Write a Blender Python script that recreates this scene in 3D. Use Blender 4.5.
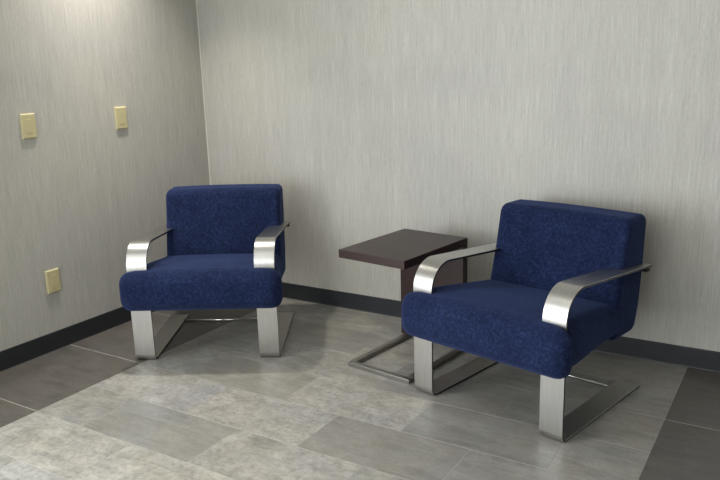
import bpy, bmesh, math, random
from mathutils import Vector, Matrix

for o in list(bpy.data.objects):
    bpy.data.objects.remove(o, do_unlink=True)
scene = bpy.context.scene
C = scene.collection
rnd = random.Random(7)

# ------------------------------------------------------------------ camera
FPX, YAW, PITCH, ROLL = 740.29, math.radians(-31.884), math.radians(13.553), math.radians(-1.714)
CAM = Vector((3.4361, -3.6522, 1.4810))
fw = Vector((math.sin(YAW)*math.cos(PITCH), math.cos(YAW)*math.cos(PITCH), -math.sin(PITCH)))
rt = Vector((math.cos(YAW), -math.sin(YAW), 0))
up = rt.cross(fw)
r2 = math.cos(ROLL)*rt + math.sin(ROLL)*up
u2 = -math.sin(ROLL)*rt + math.cos(ROLL)*up
cd = bpy.data.cameras.new('camera')
cd.sensor_width = 36.0
cd.lens = FPX*36.0/720.0
cd.clip_start = 0.02
cam = bpy.data.objects.new('camera', cd)
cam.matrix_world = Matrix(((r2.x, u2.x, -fw.x, CAM.x), (r2.y, u2.y, -fw.y, CAM.y),
                           (r2.z, u2.z, -fw.z, CAM.z), (0, 0, 0, 1)))
C.objects.link(cam)
scene.camera = cam

# ------------------------------------------------------------------ view, world, lights
scene.view_settings.view_transform = 'Standard'
scene.view_settings.look = 'None'
scene.view_settings.gamma = 1.0
scene.view_settings.use_curve_mapping = False
scene.view_settings.exposure = 0.0

ROOM_X, ROOM_Y, ROOM_Z = 8.0, -6.6, 2.70       # right wall, front wall (behind the camera), ceiling
WIN = (0.4, 3.4, 0.55, 2.45)                     # window in the front wall: x0, x1, z0, z1
WIL = (-6.1, -2.7, 0.06, 2.45)                   # storefront window in the left wall: y0, y1, z0, z1

world = bpy.data.worlds.new('world')
scene.world = world
world.use_nodes = True
wn = world.node_tree.nodes
wn['Background'].inputs['Color'].default_value = (0.80, 0.88, 1.0, 1)
wn['Background'].inputs['Strength'].default_value = 1.0

def area_light(name, loc, rot, sx, sy, power, col, spread=180):
    l = bpy.data.lights.new(name, 'AREA')
    l.shape = 'RECTANGLE'
    l.size, l.size_y = sx, sy
    l.energy = power
    l.color = col
    l.spread = math.radians(spread)
    o = bpy.data.objects.new(name, l)
    o.location = loc
    o.rotation_euler = rot
    C.objects.link(o)
    return o

# daylight coming in through the window behind the camera
area_light('window_daylight', ((WIN[0]+WIN[1])/2, ROOM_Y+0.06, (WIN[2]+WIN[3])/2), (math.radians(90), 0, 0),
           WIN[1]-WIN[0]-0.1, WIN[3]-WIN[2]-0.1, 68, (0.95, 0.98, 1.0))
# daylight through the tall window further along the left wall
area_light('side_window_daylight', (0.03, (WIL[0]+WIL[1])/2, (WIL[2]+WIL[3])/2), (math.radians(90), 0, math.radians(-90)),
           WIL[1]-WIL[0]-0.1, WIL[3]-WIL[2]-0.1, 180, (0.95, 0.98, 1.0))

DOWNLIGHTS = [(0.30, -0.86, 10), (2.30, -2.05, 4), (4.30, -2.05, 3), (2.3, -4.4, 8), (4.4, -4.4, 6)]

# ------------------------------------------------------------------ materials
def lin(c):
    return tuple(((v/255)/12.92 if v/255 <= 0.04045 else ((v/255+0.055)/1.055)**2.4) for v in c) + (1.0,)

class NT:
    def __init__(self, name):
        self.m = bpy.data.materials.new(name)
        self.m.use_nodes = True
        self.t = self.m.node_tree
        self.b = self.t.nodes['Principled BSDF']
    def n(self, kind, **kw):
        nd = self.t.nodes.new(kind)
        for k, v in kw.items():
            if hasattr(nd, k) and k not in nd.inputs:
                setattr(nd, k, v)
            else:
                nd.inputs[k].default_value = v
        return nd
    def l(self, a, b):
        self.t.links.new(a, b)
    def coords(self, scale=(1, 1, 1), rand=False):
        tc = self.n('ShaderNodeTexCoord')
        mp = self.n('ShaderNodeMapping')
        mp.inputs['Scale'].default_value = scale
        src = tc.outputs['Object']
        if rand:
            oi = self.n('ShaderNodeObjectInfo')
            mu = self.n('ShaderNodeMath', operation='MULTIPLY')
            mu.inputs[1].default_value = 37.0
            self.l(oi.outputs['Random'], mu.inputs[0])
            ad = self.n('ShaderNodeVectorMath', operation='ADD')
            self.l(src, ad.inputs[0])
            self.l(mu.outputs[0], ad.inputs[1])
            src = ad.outputs[0]
        self.l(src, mp.inputs['Vector'])
        return mp.outputs['Vector']
    def noise(self, vec, scale, detail=4, rough=0.55, dist=0.0):
        nd = self.n('ShaderNodeTexNoise')
        nd.inputs['Scale'].default_value = scale
        nd.inputs['Detail'].default_value = detail
        nd.inputs['Roughness'].default_value = rough
        nd.inputs['Distortion'].default_value = dist
        self.l(vec, nd.inputs['Vector'])
        return nd.outputs['Fac']
    def ramp(self, fac, stops):
        r = self.n('ShaderNodeValToRGB')
        els = r.color_ramp.elements
        els[0].position, els[0].color = stops[0]
        els[1].position, els[1].color = stops[-1]
        for p, c in stops[1:-1]:
            e = els.new(p)
            e.color = c
        self.l(fac, r.inputs['Fac'])
        return r.outputs['Color']
    def mix(self, fac, a, b, blend='MIX'):
        m = self.n('ShaderNodeMix', data_type='RGBA', blend_type=blend)
        for idx, v in ((0, fac), (6, a), (7, b)):
            if hasattr(v, 'is_output'):
                self.l(v, m.inputs[idx])
            else:
                m.inputs[idx].default_value = v
        return m.outputs[2]
    def bump(self, h, strength, dist=0.002):
        b = self.n('ShaderNodeBump')
        b.inputs['Strength'].default_value = strength
        b.inputs['Distance'].default_value = dist
        self.l(h, b.inputs['Height'])
        self.l(b.outputs['Normal'], self.b.inputs['Normal'])
    def set(self, **kw):
        for k, v in kw.items():
            k = k.replace('_', ' ')
            if hasattr(v, 'is_output'):
                self.l(v, self.b.inputs[k])
            else:
                self.b.inputs[k].default_value = v
        return self.m

def mat_wallpaper():
    t = NT('striated_wallpaper')
    fine = t.noise(t.coords((150, 150, 6)), 1.0, 3, 0.6)
    fib = t.noise(t.coords((300, 300, 40)), 1.0, 2, 0.6)
    broad = t.noise(t.coords((16, 16, 0.5)), 1.0, 3, 0.6)
    cloud = t.noise(t.coords((1.6, 1.6, 1.6)), 1.0, 2, 0.5)
    c = t.ramp(fine, [(0.28, lin((187, 185, 177))), (0.72, lin((211, 209, 202)))])
    c2 = t.ramp(broad, [(0.3, lin((246, 246, 246))), (0.7, lin((255, 255, 255)))])
    c3 = t.ramp(fib, [(0.3, lin((240, 240, 240))), (0.7, lin((255, 255, 255)))])
    c4 = t.ramp(cloud, [(0.35, lin((246, 246, 247))), (0.65, lin((255, 255, 252)))])
    c = t.mix(1.0, c, c2, 'MULTIPLY')
    c = t.mix(1.0, c, c3, 'MULTIPLY')
    c = t.mix(1.0, c, c4, 'MULTIPLY')
    t.bump(fine, 0.25, 0.0012)
    return t.set(Base_Color=c, Roughness=0.48, Specular_IOR_Level=0.35)

def mat_plain(name, col, rough=0.6, spec=0.4, metal=0.0, nscale=0, amt=0.0):
    t = NT(name)
    c = lin(col)
    if nscale:
        f = t.noise(t.coords(), nscale, 4)
        lo = tuple(max(0, v*(1-amt)) for v in c[:3])+(1,)
        hi = tuple(min(1, v*(1+amt)) for v in c[:3])+(1,)
        c = t.ramp(f, [(0.3, lo), (0.7, hi)])
    return t.set(Base_Color=c, Roughness=rough, Specular_IOR_Level=spec, Metallic=metal)

def mat_tile(name, lo, mid, hi, smooth, rough):
    """Stone-look tile: clouds, flecks and drawn-out veins, different on every tile."""
    t = NT(name)
    v = t.coords((1, 1, 1), rand=True)
    vs = t.coords((1.2, 6.5, 1), rand=True)
    cloud = t.noise(v, 7.5, 9, 0.68, 0.8)
    fleck = t.noise(v, 48.0, 5, 0.75)
    vein = t.noise(vs, 3.0, 6, 0.66, 0.9)
    grain = t.noise(v, 160.0, 2, 0.6)
    base = t.ramp(cloud, [(0.30, lin(lo)), (0.5, lin(mid)), (0.68, lin(hi))])
    f2 = t.ramp(fleck, [(0.36, lin((198, 196, 190))), (0.56, lin((255, 255, 255)))])
    f3 = t.ramp(vein, [(0.34, lin((205, 207, 208))), (0.55, lin((255, 255, 255)))])
    base = t.mix(smooth, base, f2, 'MULTIPLY')
    base = t.mix(0.55, base, f3, 'MULTIPLY')
    hue = t.noise(v, 2.3, 3, 0.6, 0.5)
    hu = t.ramp(hue, [(0.35, lin((249, 251, 255))), (0.65, lin((255, 253, 248)))])
    base = t.mix(1.0, base, hu, 'MULTIPLY')
    gr = t.ramp(grain, [(0.3, lin((238, 238, 238))), (0.7, lin((255, 255, 255)))])
    base = t.mix(1.0, base, gr, 'MULTIPLY')
    oi = t.n('ShaderNodeObjectInfo')
    tone = t.ramp(oi.outputs['Random'], [(0.0, lin((240, 240, 241))), (1.0, lin((255, 255, 253)))])
    base = t.mix(1.0, base, tone, 'MULTIPLY')
    rr = t.n('ShaderNodeMapRange')
    rr.inputs['To Min'].default_value = rough-0.06
    rr.inputs['To Max'].default_value = rough+0.08
    t.l(cloud, rr.inputs['Value'])
    t.bump(fleck, 0.10, 0.001)
    return t.set(Base_Color=base, Roughness=rr.outputs[0], Specular_IOR_Level=0.45)

def mat_fabric():
    t = NT('navy_chenille')
    v = t.coords()
    weave = t.noise(v, 240.0, 3, 0.7)
    tuft = t.noise(v, 75.0, 4, 0.7)
    cloud = t.noise(v, 9.0, 4, 0.6)
    c = t.ramp(tuft, [(0.30, lin((22, 31, 58))), (0.52, lin((33, 45, 79))), (0.72, lin((51, 64, 102)))])
    c2 = t.ramp(cloud, [(0.3, lin((216, 216, 222))), (0.7, lin((255, 255, 255)))])
    c = t.mix(1.0, c, c2, 'MULTIPLY')
    c3 = t.ramp(weave, [(0.3, lin((205, 205, 212))), (0.7, lin((255, 255, 255)))])
    c = t.mix(1.0, c, c3, 'MULTIPLY')
    mx = t.n('ShaderNodeMath', operation='ADD')
    t.l(weave, mx.inputs[0])
    t.l(tuft, mx.inputs[1])
    t.bump(mx.outputs[0], 0.5, 0.003)
    return t.set(Base_Color=c, Roughness=0.92, Specular_IOR_Level=0.12, Sheen_Weight=0.35,
                 Sheen_Roughness=0.45, Sheen_Tint=lin((110, 130, 190)))

def mat_steel(name, col, rough, scale, aniso=0.0):
    t = NT(name)
    v = t.coords(scale)
    b = t.noise(v, 1.0, 3, 0.6)
    blot = t.noise(t.coords((9, 9, 9)), 1.0, 3, 0.6)
    base = lin(col)
    lo = tuple(x*0.84 for x in base[:3])+(1,)
    c = t.ramp(b, [(0.3, lo), (0.7, base)])
    rr = t.n('ShaderNodeMapRange')
    rr.inputs['To Min'].default_value = rough-0.05
    rr.inputs['To Max'].default_value = rough+0.08
    t.l(blot, rr.inputs['Value'])
    t.bump(b, 0.10, 0.0005)
    if aniso:
        tg = t.n('ShaderNodeTangent', direction_type='UV_MAP')
        t.l(tg.outputs['Tangent'], t.b.inputs['Tangent'])
        t.b.inputs['Anisotropic'].default_value = aniso
    return t.set(Base_Color=c, Metallic=1.0, Roughness=rr.outputs[0])

def mat_wood(name, lo, hi):
    t = NT(name)
    v = t.coords((55, 4, 55))
    g = t.noise(v, 1.0, 5, 0.6, 0.4)
    c = t.ramp(g, [(0.3, lin(lo)), (0.7, lin(hi))])
    t.bump(g, 0.05, 0.0005)
    return t.set(Base_Color=c, Roughness=0.36, Specular_IOR_Level=0.4)

def mat_emit(name, col, strength):
    t = NT(name)
    return t.set(Base_Color=(0.8, 0.8, 0.8, 1), Emission_Color=col, Emission_Strength=strength)

M = {
    'wall': mat_wallpaper(),
    'paint': mat_plain('off_white_paint', (214, 212, 205), 0.7, 0.3, 0, 3.0, 0.02),
    'ceiling': mat_plain('ceiling_white', (226, 225, 220), 0.8, 0.2, 0, 40.0, 0.03),
    'base': mat_plain('charcoal_vinyl_base', (42, 44, 48), 0.42, 0.45, 0, 8.0, 0.10),
    'caulk': mat_plain('pale_caulk', (226, 223, 214), 0.6, 0.3, 0, 30, 0.03),
    'grout': mat_plain('pale_grout', (166, 163, 156), 0.85, 0.2, 0, 60.0, 0.06),
    'tile_mottled': mat_tile('mottled_stone_tile', (160, 157, 150), (184, 181, 174), (204, 200, 193), 0.6, 0.40),
    'tile_smooth': mat_tile('smooth_grey_stone_tile', (146, 144, 138), (156, 154, 148), (167, 165, 159), 0.22, 0.38),
    'tile_mid': mat_tile('cloudy_stone_tile', (146, 144, 139), (164, 162, 156), (184, 182, 175), 0.4, 0.40),
    'tile_dark': mat_tile('dark_taupe_tile', (97, 93, 88), (104, 100, 95), (111, 107, 102), 0.22, 0.40),
    'fabric': mat_fabric(),
    'steel': mat_steel('brushed_steel', (205, 204, 200), 0.34, (420, 7, 7), 0.55),
    'steel_edge': mat_plain('steel_dark_reflection_edge', (84, 84, 84), 0.35, 0.5, 1.0, 20, 0.1),  # same steel painted darker, the edge's dark reflection put into the colour
    'rod': mat_steel('polished_rod', (205, 204, 200), 0.18, (7, 300, 300)),
    'table_steel': mat_steel('brushed_nickel_bar', (150, 148, 142), 0.36, (8, 300, 300)),
    'black_metal': mat_plain('black_metal', (26, 26, 28), 0.45, 0.5, 0, 20, 0.1),
    'wood': mat_wood('espresso_wood', (40, 25, 23), (54, 36, 33)),
    'almond': mat_plain('almond_plastic', (204, 194, 151), 0.38, 0.5, 0, 20, 0.02),
    'lamp': mat_emit('lamp_lens', (1.0, 0.95, 0.86, 1), 6.0),
    'white_metal': mat_plain('white_metal', (225, 225, 222), 0.4, 0.5, 0, 10, 0.02),
}

# ------------------------------------------------------------------ mesh helpers
def link(name, bm, mat, parent=None, smooth=False, bevel=0.0, seg=2):
    bmesh.ops.recalc_face_normals(bm, faces=bm.faces)
    me = bpy.data.meshes.new(name)
    bm.to_mesh(me)
    bm.free()
    for m in (mat if isinstance(mat, (list, tuple)) else [mat]):
        me.materials.append(m)
    if smooth:
        for p in me.polygons:
            p.use_smooth = True
    o = bpy.data.objects.new(name, me)
    C.objects.link(o)
    if parent:
        o.parent = parent
    return o

def box(bm, x0, x1, y0, y1, z0, z1, bev=0.0, seg=2):
    vs = [bm.verts.new((x, y, z)) for z in (z0, z1) for y in (y0, y1) for x in (x0, x1)]
    f = [(0, 2, 3, 1), (4, 5, 7, 6), (0, 1, 5, 4), (2, 6, 7, 3), (0, 4, 6, 2), (1, 3, 7, 5)]
    fs = [bm.faces.new([vs[i] for i in q]) for q in f]
    if bev > 0:
        es = list({e for fc in fs for e in fc.edges})
        bmesh.ops.bevel(bm, geom=es, offset=bev, segments=seg, profile=0.5, affect='EDGES')
    return bm

def box_obj(name, dims, mat, parent=None, bev=0.0, seg=2):
    bm = bmesh.new()
    box(bm, *dims, bev=bev, seg=seg)
    return link(name, bm, mat, parent)

def structure(o):
    o['kind'] = 'structure'
    return o

def thing(name, label, cat, loc, rz=0.0, group=None):
    o = bpy.data.objects.new(name, None)
    o.empty_display_size = 0.1
    C.objects.link(o)
    o.location = loc
    o.rotation_euler = (0, 0, rz)
    o['label'] = label
    o['category'] = cat
    if group:
        o['group'] = group
    return o

# ------------------------------------------------------------------ the room shell
T = 0.12
structure(box_obj('wall_back', (-T, ROOM_X+T, 0, T, -0.05, ROOM_Z+0.05), M['wall']))
bm = bmesh.new()          # left wall around its storefront window
box(bm, -T, 0, WIL[1], 0, -0.05, ROOM_Z+0.05)
box(bm, -T, 0, ROOM_Y-T, WIL[0], -0.05, ROOM_Z+0.05)
box(bm, -T, 0, WIL[0], WIL[1], -0.05, WIL[2])
box(bm, -T, 0, WIL[0], WIL[1], WIL[3], ROOM_Z+0.05)
structure(link('wall_left', bm, M['wall']))
bm = bmesh.new()
for i in range(4):
    yc = WIL[0]+0.03+(WIL[1]-WIL[0]-0.06)*i/3
    box(bm, -0.07, -0.01, yc-0.03, yc+0.03, WIL[2], WIL[3])
for z in (WIL[2]+0.03, WIL[3]-0.03):
    box(bm, -0.07, -0.01, WIL[0], WIL[1], z-0.03, z+0.03)
structure(link('window_2', bm, M['white_metal']))
structure(box_obj('wall_right', (ROOM_X, ROOM_X+T, ROOM_Y-T, 0, -0.05, ROOM_Z+0.05), M['wall']))
structure(box_obj('ceiling', (-T, ROOM_X+T, ROOM_Y-T, T, ROOM_Z, ROOM_Z+0.1), M['ceiling']))
bm = bmesh.new()          # front wall around its window opening
box(bm, 0, WIN[0], ROOM_Y-T, ROOM_Y, -0.05, ROOM_Z)
box(bm, WIN[1], ROOM_X, ROOM_Y-T, ROOM_Y, -0.05, ROOM_Z)
box(bm, WIN[0], WIN[1], ROOM_Y-T, ROOM_Y, -0.05, WIN[2])
box(bm, WIN[0], WIN[1], ROOM_Y-T, ROOM_Y, WIN[3], ROOM_Z)
structure(link('wall_front', bm, M['paint']))
bm = bmesh.new()
for i in range(4):
    xc = WIN[0]+(WIN[1]-WIN[0])*i/3
    box(bm, xc-0.03, xc+0.03, ROOM_Y-0.07, ROOM_Y-0.01, WIN[2], WIN[3])
for z in (WIN[2]+0.03, WIN[3]-0.03):
    box(bm, WIN[0], WIN[1], ROOM_Y-0.07, ROOM_Y-0.01, z-0.03, z+0.03)
structure(link('window_1', bm, M['white_metal']))

structure(box_obj('trim_1', (0.0, 0.006, -0.007, 0.0, 0.1, ROOM_Z), M['caulk'], bev=0.001))

def baseboard(name, axis, length):
    # vinyl cove base: rounded top lip, flat face, small toe at the floor
    prof = [(0, 0), (0.0075, 0), (0.0072, 0.002), (0.0062, 0.006), (0.0060, 0.022), (0.0056, 0.097), (0.0040, 0.1005), (0, 0.1015)]
    bm = bmesh.new()
    ends = []
    for s in (0.0, length):
        if axis == 'x':
            ends.append([bm.verts.new((s, -d, z)) for d, z in prof])
        else:
            ends.append([bm.verts.new((d, -s, z)) for d, z in prof])
    n = len(prof)
    for i in range(n):
        bm.faces.new((ends[0][i], ends[0][(i+1) % n], ends[1][(i+1) % n], ends[1][i]))
    bm.faces.new(ends[0])
    bm.faces.new(ends[1][::-1])
    return structure(link(name, bm, M['base']))
baseboard('baseboard_back', 'x', ROOM_X)
baseboard('baseboard_left', 'y', -WIL[1])

# ------------------------------------------------------------------ floor: grout bed with every tile laid on it
floor = structure(box_obj('floor', (-T, ROOM_X+T, ROOM_Y-T, T, -0.06, -0.0007), M['grout']))
TW = 0.3048
X0 = 0.571
YO = -0.004
GAP = 0.0013
tile_mesh = {}
def tile(x0, x1, y0, y1, kind):
    w, d = round(x1-x0, 4), round(y1-y0, 4)
    key = (w, d, kind)
    if key not in tile_mesh:
        bm = bmesh.new()
        g = 0.0024 if kind == 'tile_dark' else GAP
        box(bm, -w/2+g, w/2-g, -d/2+g, d/2-g, -0.010, 0.0, bev=0.0006, seg=1)
        bmesh.ops.recalc_face_normals(bm, faces=bm.faces)
        me = bpy.data.meshes.new('tile')
        bm.to_mesh(me)
        bm.free()
        me.materials.append(M[kind])
        tile_mesh[key] = me
    o = bpy.data.objects.new('tile', tile_mesh[key])
    C.objects.link(o)
    o.parent = floor
    o.location = ((x0+x1)/2, (y0+y1)/2, 0)
    return o

KIND = {'tile_mottled': [(4, 2), (3, 3), (5, 3), (4, 0), (6, 0), (6, 2), (7, 1)],
        'tile_smooth': [(5, 1), (4, 4), (3, 5), (4, 6), (3, 7), (2, 6), (1, 5), (1, 7), (2, 4), (1, 1), (0, 6), (3, 1)],
        'tile_mid': [(5, 0), (3, 0), (2, 0), (2, 2), (1, 3), (1, 0), (0, 0), (0, 2), (0, 4)]}
KIND = {key: kind for kind, keys in KIND.items() for key in keys}    # (row, first column) -> look of that tile in the photograph
NROW = 21
for k in range(NROW):
    ya, yb = YO-TW*(k+1), YO-TW*k
    if k == 0:
        yb = 0.0
    cuts = [0] + [i for i in range(1, 8) if i % 2 == k % 2] + [8]
    for a, b in zip(cuts[:-1], cuts[1:]):
        kind = KIND.get((k, a)) or rnd.choice(['tile_mottled', 'tile_mottled', 'tile_mid', 'tile_smooth'])
        tile(X0+TW*a, X0+TW*b, ya, yb, kind)
for k in range(11):
    ya, yb = YO-2*TW*(k+1), YO-2*TW*k
    if k == 0:
        yb = 0.0
    ya = max(ya, ROOM_Y)
    if yb-ya < 0.05:
        continue
    tile(0.0, X0+0.0022, ya, yb, 'tile_dark')
    xr = X0+8*TW
    while xr < ROOM_X-0.02:
        tile(xr-(0.0022 if xr < X0+8*TW+0.01 else 0), min(xr+2*TW, ROOM_X), ya, yb, 'tile_dark')
        xr += 2*TW

# ------------------------------------------------------------------ lounge chairs
def rrect(hw, z0, z1, r, n=7):
    """rounded rectangle, as (a, z) points"""
    r = max(0.002, min(r, hw*0.98, (z1-z0)/2*0.98))
    out = []
    for cx, cz, a0 in ((hw-r, z1-r, 0), (-hw+r, z1-r, 90), (-hw+r, z0+r, 180), (hw-r, z0+r, 270)):
        for i in range(n+1):
            a = math.radians(a0+90*i/n)
            out.append((cx+r*math.cos(a), cz+r*math.sin(a)))
    return out

def resample(poly, n):
    """n points evenly along a closed polygon"""
    L = [0]
    m = len(poly)
    for i in range(m):
        a, b = poly[i], poly[(i+1) % m]
        L.append(L[-1]+math.dist(a, b))
    out, j = [], 0
    for q in range(n):
        s = L[-1]*q/n
        while L[j+1] < s:
            j += 1
        t = (s-L[j])/max(1e-9, L[j+1]-L[j])
        a, b = poly[j], poly[(j+1) % m]
        out.append((a[0]+(b[0]-a[0])*t, a[1]+(b[1]-a[1])*t))
    return out

def loft(bm, rings):
    vr = [[bm.verts.new(p) for p in r] for r in rings]
    n = len(vr[0])
    for a, b in zip(vr[:-1], vr[1:]):
        for i in range(n):
            bm.faces.new((a[i], a[(i+1) % n], b[(i+1) % n], b[i]))
    for r in (vr[0], vr[-1]):
        c = sum((v.co for v in r), Vector())/n
        cv = bm.verts.new(c)
        for i in range(n):
            bm.faces.new((r[i], r[(i+1) % n], cv))

def smoothstep(a, b, x):
    t = max(0, min(1, (x-a)/(b-a)))
    return t*t*(3-2*t)

def interp(tab, x):
    for (a, va), (b, vb) in zip(tab[:-1], tab[1:]):
        if x <= b:
            return va+(vb-va)*max(0, (x-a))/(b-a)
    return tab[-1][1]

SW0, SW1 = 0.271, 0.3745      # inner and outer side of the flat steel straps
ST = 0.010                   # strap thickness

def seat_mesh():
    V0, V1 = -0.080, 0.57
    RF = 0.064
    st = []
    for i in range(13):
        a = math.radians(90*i/12)
        st.append(V0+RF*(1-math.cos(a)))
    st += [-0.012, -0.008, -0.004, 0.0, 0.005, 0.010, 0.014, 0.018, 0.024, 0.034, 0.05]
    st += [0.05+0.03*i for i in range(1, 15)]
    st += [0.50, 0.53, 0.545, 0.556, 0.564, 0.57]
    rings = []
    for v in st:
        s = v-V0
        ins = RF-math.sqrt(max(0, RF*RF-(RF-s)**2)) if s < RF else 0.0
        e = V1-v
        if e < 0.03:
            ins = max(ins, 0.03-math.sqrt(max(0, 0.03**2-(0.03-e)**2)))
        hw = 0.410+(0.380-0.410)*smoothstep(-0.004, 0.012, v)-0.030*smoothstep(0.05, 0.45, v)
        g = max(0, 1-abs(v-0.005)/0.019)            # groove where the steel strap passes
        hw -= 0.032*math.sqrt(g)
        zt = interp([(-0.080, 0.478), (0.0, 0.488), (0.12, 0.482), (0.53, 0.430)], v)
        zb = 0.285
        prof = resample(rrect(hw-ins, zb+ins, zt-ins, max(0.014, 0.056-ins*0.6), 10), 140)
        ring = []
        for (a, z) in prof:
            q = (z-zb)/(zt-zb)
            crown = 0.014*max(0, 1-(a/hw)**2)*max(0, math.sin(math.pi*min(1, max(0, (v+0.10)/0.70))))
            z2 = z+crown*max(0, q-0.3)/0.7
            bulge = -0.006*math.sin(math.pi*max(0, min(1, q)))*max(0, 1-(a/hw)**4)*(1-smoothstep(-0.06, 0.0, v))
            ring.append((a, v+bulge, z2))
        rings.append(ring)
    bm = bmesh.new()
    loft(bm, rings)
    return bm

def back_profile(ins):
    # (depth, height) outline of the leaning back cushion, front face first
    z0, z1 = 0.268, 0.795
    n = 14
    front = lambda z: interp([(0.25, 0.480), (0.43, 0.494), (0.62, 0.545), (0.82, 0.588)], z)
    rear = lambda z: interp([(0.25, 0.690), (0.40, 0.732), (0.60, 0.752), (0.82, 0.765)], z)
    base = rrect(0.5, z0+ins, z1-ins, 0.001, 2)
    pts = []
    r = max(0.010, 0.036-0.6*ins)
    out = []
    H0, H1 = z0+ins, z1-ins
    def f(z): return front(z)+ins
    def b(z): return rear(z)-ins
    for i in range(n+1):
        a = math.radians(90*i/n)     # bottom front corner upwards
        z = H0+r*(1-math.sin(a)); out.append((f(z)+r*(1-math.cos(a)) if False else f(z)+r-r*math.sin(math.acos(max(-1, min(1, 1-(z-H0)/r)))), z))
    out = out[::-1]
    for i in range(1, 12):
        z = H0+r+(H1-H0-2*r)*i/12
        out.append((f(z), z))
    for i in range(n+1):
        a = math.radians(90*i/n)
        z = H1-r+r*math.sin(a); out.append((f(z)+r-r*math.cos(a), z))
    for i in range(n+1):
        a = math.radians(90*i/n)
        z = H1-r+r*math.cos(a); out.append((b(z)-r+r*math.sin(a), z))
    for i in range(1, 12):
        z = H1-r-(H1-H0-2*r)*i/12
        out.append((b(z), z))
    for i in range(n+1):
        a = math.radians(90*i/n)
        z = H0+r-r*math.sin(a); out.append((b(z)-r+r*math.cos(a), z))
    return resample(out, 110)

def back_mesh():
    HW, RE = 0.328, 0.028
    st = []
    for i in range(11):
        a = math.radians(90*i/10)
        st.append((-HW+RE*(1-math.cos(a)), RE*(1-math.sin(a))))
    st += [(-HW+RE+(2*HW-2*RE)*i/16, 0.0) for i in range(1, 16)]
    st += [(-u, i) for u, i in st[10::-1]]
    rings = []
    for u, ins in st:
        ring = []
        for (d, z) in back_profile(ins):
            c = 1-(u/HW)**2
            puff = 0.014*c*math.sin(math.pi*max(0, min(1, (z-0.262)/0.541)))
            mid = interp([(0.25, 0.59), (0.82, 0.675)], z)
            ring.append((u+0.013, d-puff if d < mid else d, z+(0.006*c if z > 0.77 else 0)))
        rings.append(ring)
    bm = bmesh.new()
    loft(bm, rings)
    return bm

def strap_path():
    """centre-side (outer face) line of the flat bar in (depth, height), from the rear floor end round to the arm end"""
    P = [(0.702, 0.0), (0.50, 0.0), (0.30, 0.0), (0.10, 0.0)]
    r = 0.038
    for i in range(9):
        a = math.radians(90*i/8)
        P.append((r-r*math.sin(a), r-r*math.cos(a)))
    P += [(0, 0.15), (0, 0.30), (0, 0.42)]
    R, zt, sl = 0.125, 0.619, math.atan(0.080)
    n = 18
    # vertical to a slightly falling arm: turn through 90+slope degrees
    for i in range(n+1):
        a = (math.pi/2+sl)*i/n
        P.append((R-R*math.cos(a), (zt-R)+R*math.sin(a)))
    v0, z0 = P[-1]
    for i in range(1, 7):
        v = v0+(0.757-v0)*i/6
        P.append((v, z0-math.tan(sl)*(v-v0)))
    return P

def strap_mesh(s):
    P = strap_path()
    n = len(P)
    bm = bmesh.new()
    uvl = bm.loops.layers.uv.new('UVMap')
    coord = {}
    run = 0.0
    rings = []
    for i, (v, z) in enumerate(P):
        run += math.dist(P[i], P[max(0, i-1)])
        a, b = P[max(0, i-1)], P[min(n-1, i+1)]
        t = Vector((b[0]-a[0], b[1]-a[1])).normalized()
        nin = Vector((t.y, -t.x))           # inward (towards the chair's inside)
        iv, iz = v+nin.x*ST, z+nin.y*ST
        c = 0.0012
        pts = []
        for (u, k) in ((SW0+c, 0), (SW1-c, 0), (SW1, c/ST), (SW1, 1-c/ST), (SW1-c, 1), (SW0+c, 1), (SW0, 1-c/ST), (SW0, c/ST)):
            pts.append(bm.verts.new((s*u, v+(iv-v)*k, z+(iz-z)*k)))
            coord[pts[-1]] = (s*u+0.3*k, run)
        rings.append(pts)
    for a, b in zip(rings[:-1], rings[1:]):
        for i in range(8):
            f = bm.faces.new((a[i], a[(i+1) % 8], b[(i+1) % 8], b[i]))
            f.smooth = True
            f.material_index = 1 if i in (2, 6) else 0  # narrow sides take the steel with the dark reflection painted in
    for r in (rings[0], rings[-1]):
        f = bm.faces.new(r)
        f.material_index = 1
    for f in bm.faces:
        for lp in f.loops:
            lp[uvl].uv = coord[lp.vert]
    bm.normal_update()
    bmesh.ops.split_edges(bm, edges=[e for e in bm.edges if len(e.link_faces) == 2 and e.calc_face_angle(0) > math.radians(30)])
    return bm

def rod_mesh():
    bm = bmesh.new()
    ring0, ring1 = [], []
    for i in range(14):
        a = 2*math.pi*i/14
        ring0.append(bm.verts.new((-SW0-0.002, 0.596+0.007*math.cos(a), 0.0095+0.007*math.sin(a))))
        ring1.append(bm.verts.new((SW0+0.002, 0.596+0.007*math.cos(a), 0.0095+0.007*math.sin(a))))
    for i in range(14):
        f = bm.faces.new((ring0[i], ring0[(i+1) % 14], ring1[(i+1) % 14], ring1[i]))
        f.smooth = True
    bm.faces.new(ring0)
    bm.faces.new(ring1)
    return bm

def make_chair(loc, rz, label):
    t = thing('lounge_chair', label, 'chair', loc, rz, 'navy lounge chairs')
    link('seat', seat_mesh(), M['fabric'], t, smooth=True)
    link('backrest', back_mesh(), M['fabric'], t, smooth=True)
    for s in (-1, 1):
        o = link('arm_and_leg_strap', strap_mesh(s), [M['steel'], M['steel_edge']], t)
        o['label'] = 'brushed steel flat bar bent into armrest, front leg and floor runner'
    link('floor_rod', rod_mesh(), M['rod'], t)
    box_obj('back_support_bar', (-SW1+0.004, SW1-0.004, 0.716, 0.747, 0.540, 0.5535), M['black_metal'], t, bev=0.002)
    return t

def copy_tree(o, parent=None):
    c = o.copy()
    C.objects.link(c)
    c.parent = parent
    for ch in list(o.children):
        copy_tree(ch, c)
    return c

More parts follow.
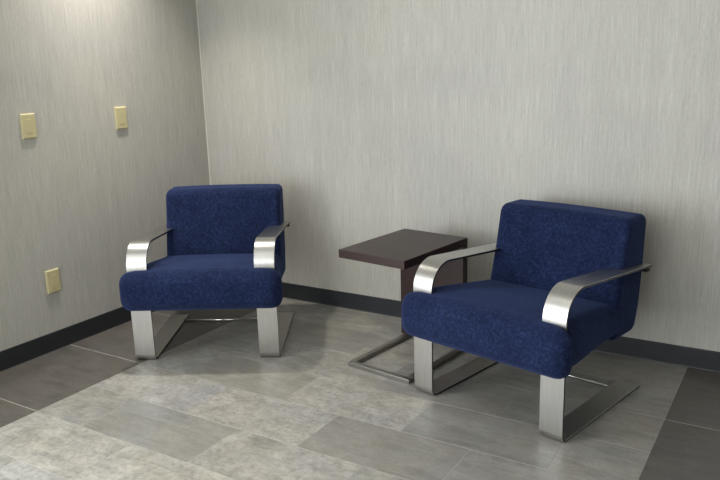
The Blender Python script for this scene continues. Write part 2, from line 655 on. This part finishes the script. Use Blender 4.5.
chair = make_chair((2.337, -0.945, 0.0), math.radians(-12.57),
                   'navy upholstered lounge chair with steel arms standing just right of the dark side table')
other = copy_tree(chair)
other.location = (0.856, -1.032, 0.0)
other.rotation_euler = (0, 0, math.radians(30.4))
other['label'] = 'navy upholstered lounge chair with steel arms in the corner under the almond wall plates'

# ------------------------------------------------------------------ side table
tb = thing('side_table', 'dark brown C-shaped wooden side table with steel floor frame between the chairs', 'table',
           (1.7560, -0.5385, 0.0), math.radians(-8.0))
HT, TX, TY, TT = 0.606, 0.1955, 0.270, 0.040
box_obj('tabletop', (-TX, TX, -TY, TY, HT-TT, HT), M['wood'], tb, bev=0.0015)
box_obj('back_panel', (-TX-0.002, TX, TY-0.043, TY, 0.024, HT-TT-0.0005), M['wood'], tb, bev=0.0015)
BW, BF, BH = 0.188, -0.246, 0.022
BO = 0.006
box_obj('floor_bar', (BO-BW, BO+BW, BF, BF+0.030, 0.0, BH), M['table_steel'], tb, bev=0.0015)
for s in (-1, 1):
    x0, x1 = sorted((BO+s*BW, BO+s*(BW-0.030)))
    box_obj('floor_bar', (x0, x1, BF+0.0305, TY, 0.0, BH), M['table_steel'], tb, bev=0.0015)

# ------------------------------------------------------------------ cover plates on the left wall
def plate(yc, zc, label, w=0.082, h=0.126):
    t = thing('wall_plate', label, 'wall plate', (0.0, yc, zc), 0, 'almond wall plates')
    bm = bmesh.new()
    rings = []
    for d, ins in ((0.0, 0.0), (0.006, 0.0), (0.0095, 0.0035), (0.0105, 0.006)):
        rings.append([bm.verts.new((d, sy*(w/2-ins), sz*(h/2-ins))) for sy, sz in ((-1, -1), (1, -1), (1, 1), (-1, 1))])
    for a, b in zip(rings[:-1], rings[1:]):
        for i in range(4):
            bm.faces.new((a[i], a[(i+1) % 4], b[(i+1) % 4], b[i]))
    bm.faces.new(rings[0])
    bm.faces.new(rings[-1])
    link('cover', bm, M['almond'], t)
    box_obj('insert', (0.0104, 0.0122, -0.017, 0.017, -0.034, 0.034), M['almond'], t, bev=0.0008)
    return t
plate(-1.297, 1.210, 'almond plastic wall plate high on left wall, nearer the photo edge')
plate(-0.700, 1.205, 'almond plastic wall plate high on left wall, nearer the room corner')
plate(-1.273, 0.381, 'almond plastic wall plate low on left wall above the baseboard')

# ------------------------------------------------------------------ ceiling downlights (above the frame)
def downlight(x, y, power, label):
    t = thing('ceiling_downlight', label, 'ceiling light', (x, y, ROOM_Z), 0, 'recessed ceiling downlights')
    bm = bmesh.new()
    n = 28
    rings = []
    for r, z in ((0.098, 0.0), (0.098, -0.006), (0.080, -0.008), (0.076, -0.002)):
        rings.append([bm.verts.new((r*math.cos(2*math.pi*i/n), r*math.sin(2*math.pi*i/n), z)) for i in range(n)])
    for a, b in zip(rings[:-1], rings[1:]):
        for i in range(n):
            bm.faces.new((a[i], a[(i+1) % n], b[(i+1) % n], b[i]))
    link('trim_ring', bm, M['white_metal'], t)
    bm = bmesh.new()
    bmesh.ops.create_circle(bm, cap_ends=True, radius=0.076, segments=n)
    for v in bm.verts:
        v.co.z = -0.0025
    link('lens', bm, M['lamp'], t)
    l = bpy.data.lights.new('downlight_lamp', 'AREA')
    l.shape = 'DISK'
    l.size = 0.15
    l.energy = power
    l.color = (1.0, 0.95, 0.88)
    l.spread = math.radians(84)
    lo = bpy.data.objects.new('downlight_lamp', l)
    lo.location = (0, 0, -0.010)
    lo.parent = t
    C.objects.link(lo)
for i, (x, y, pw) in enumerate(DOWNLIGHTS):
    downlight(x, y, pw, ['round recessed downlight above the corner chair by the left wall',
                         'round recessed downlight above the open floor before the chairs',
                         'round recessed downlight over the dark floor border on the right',
                         'round recessed downlight behind the camera near the window',
                         'round recessed downlight behind the camera beside the right wall'][i])
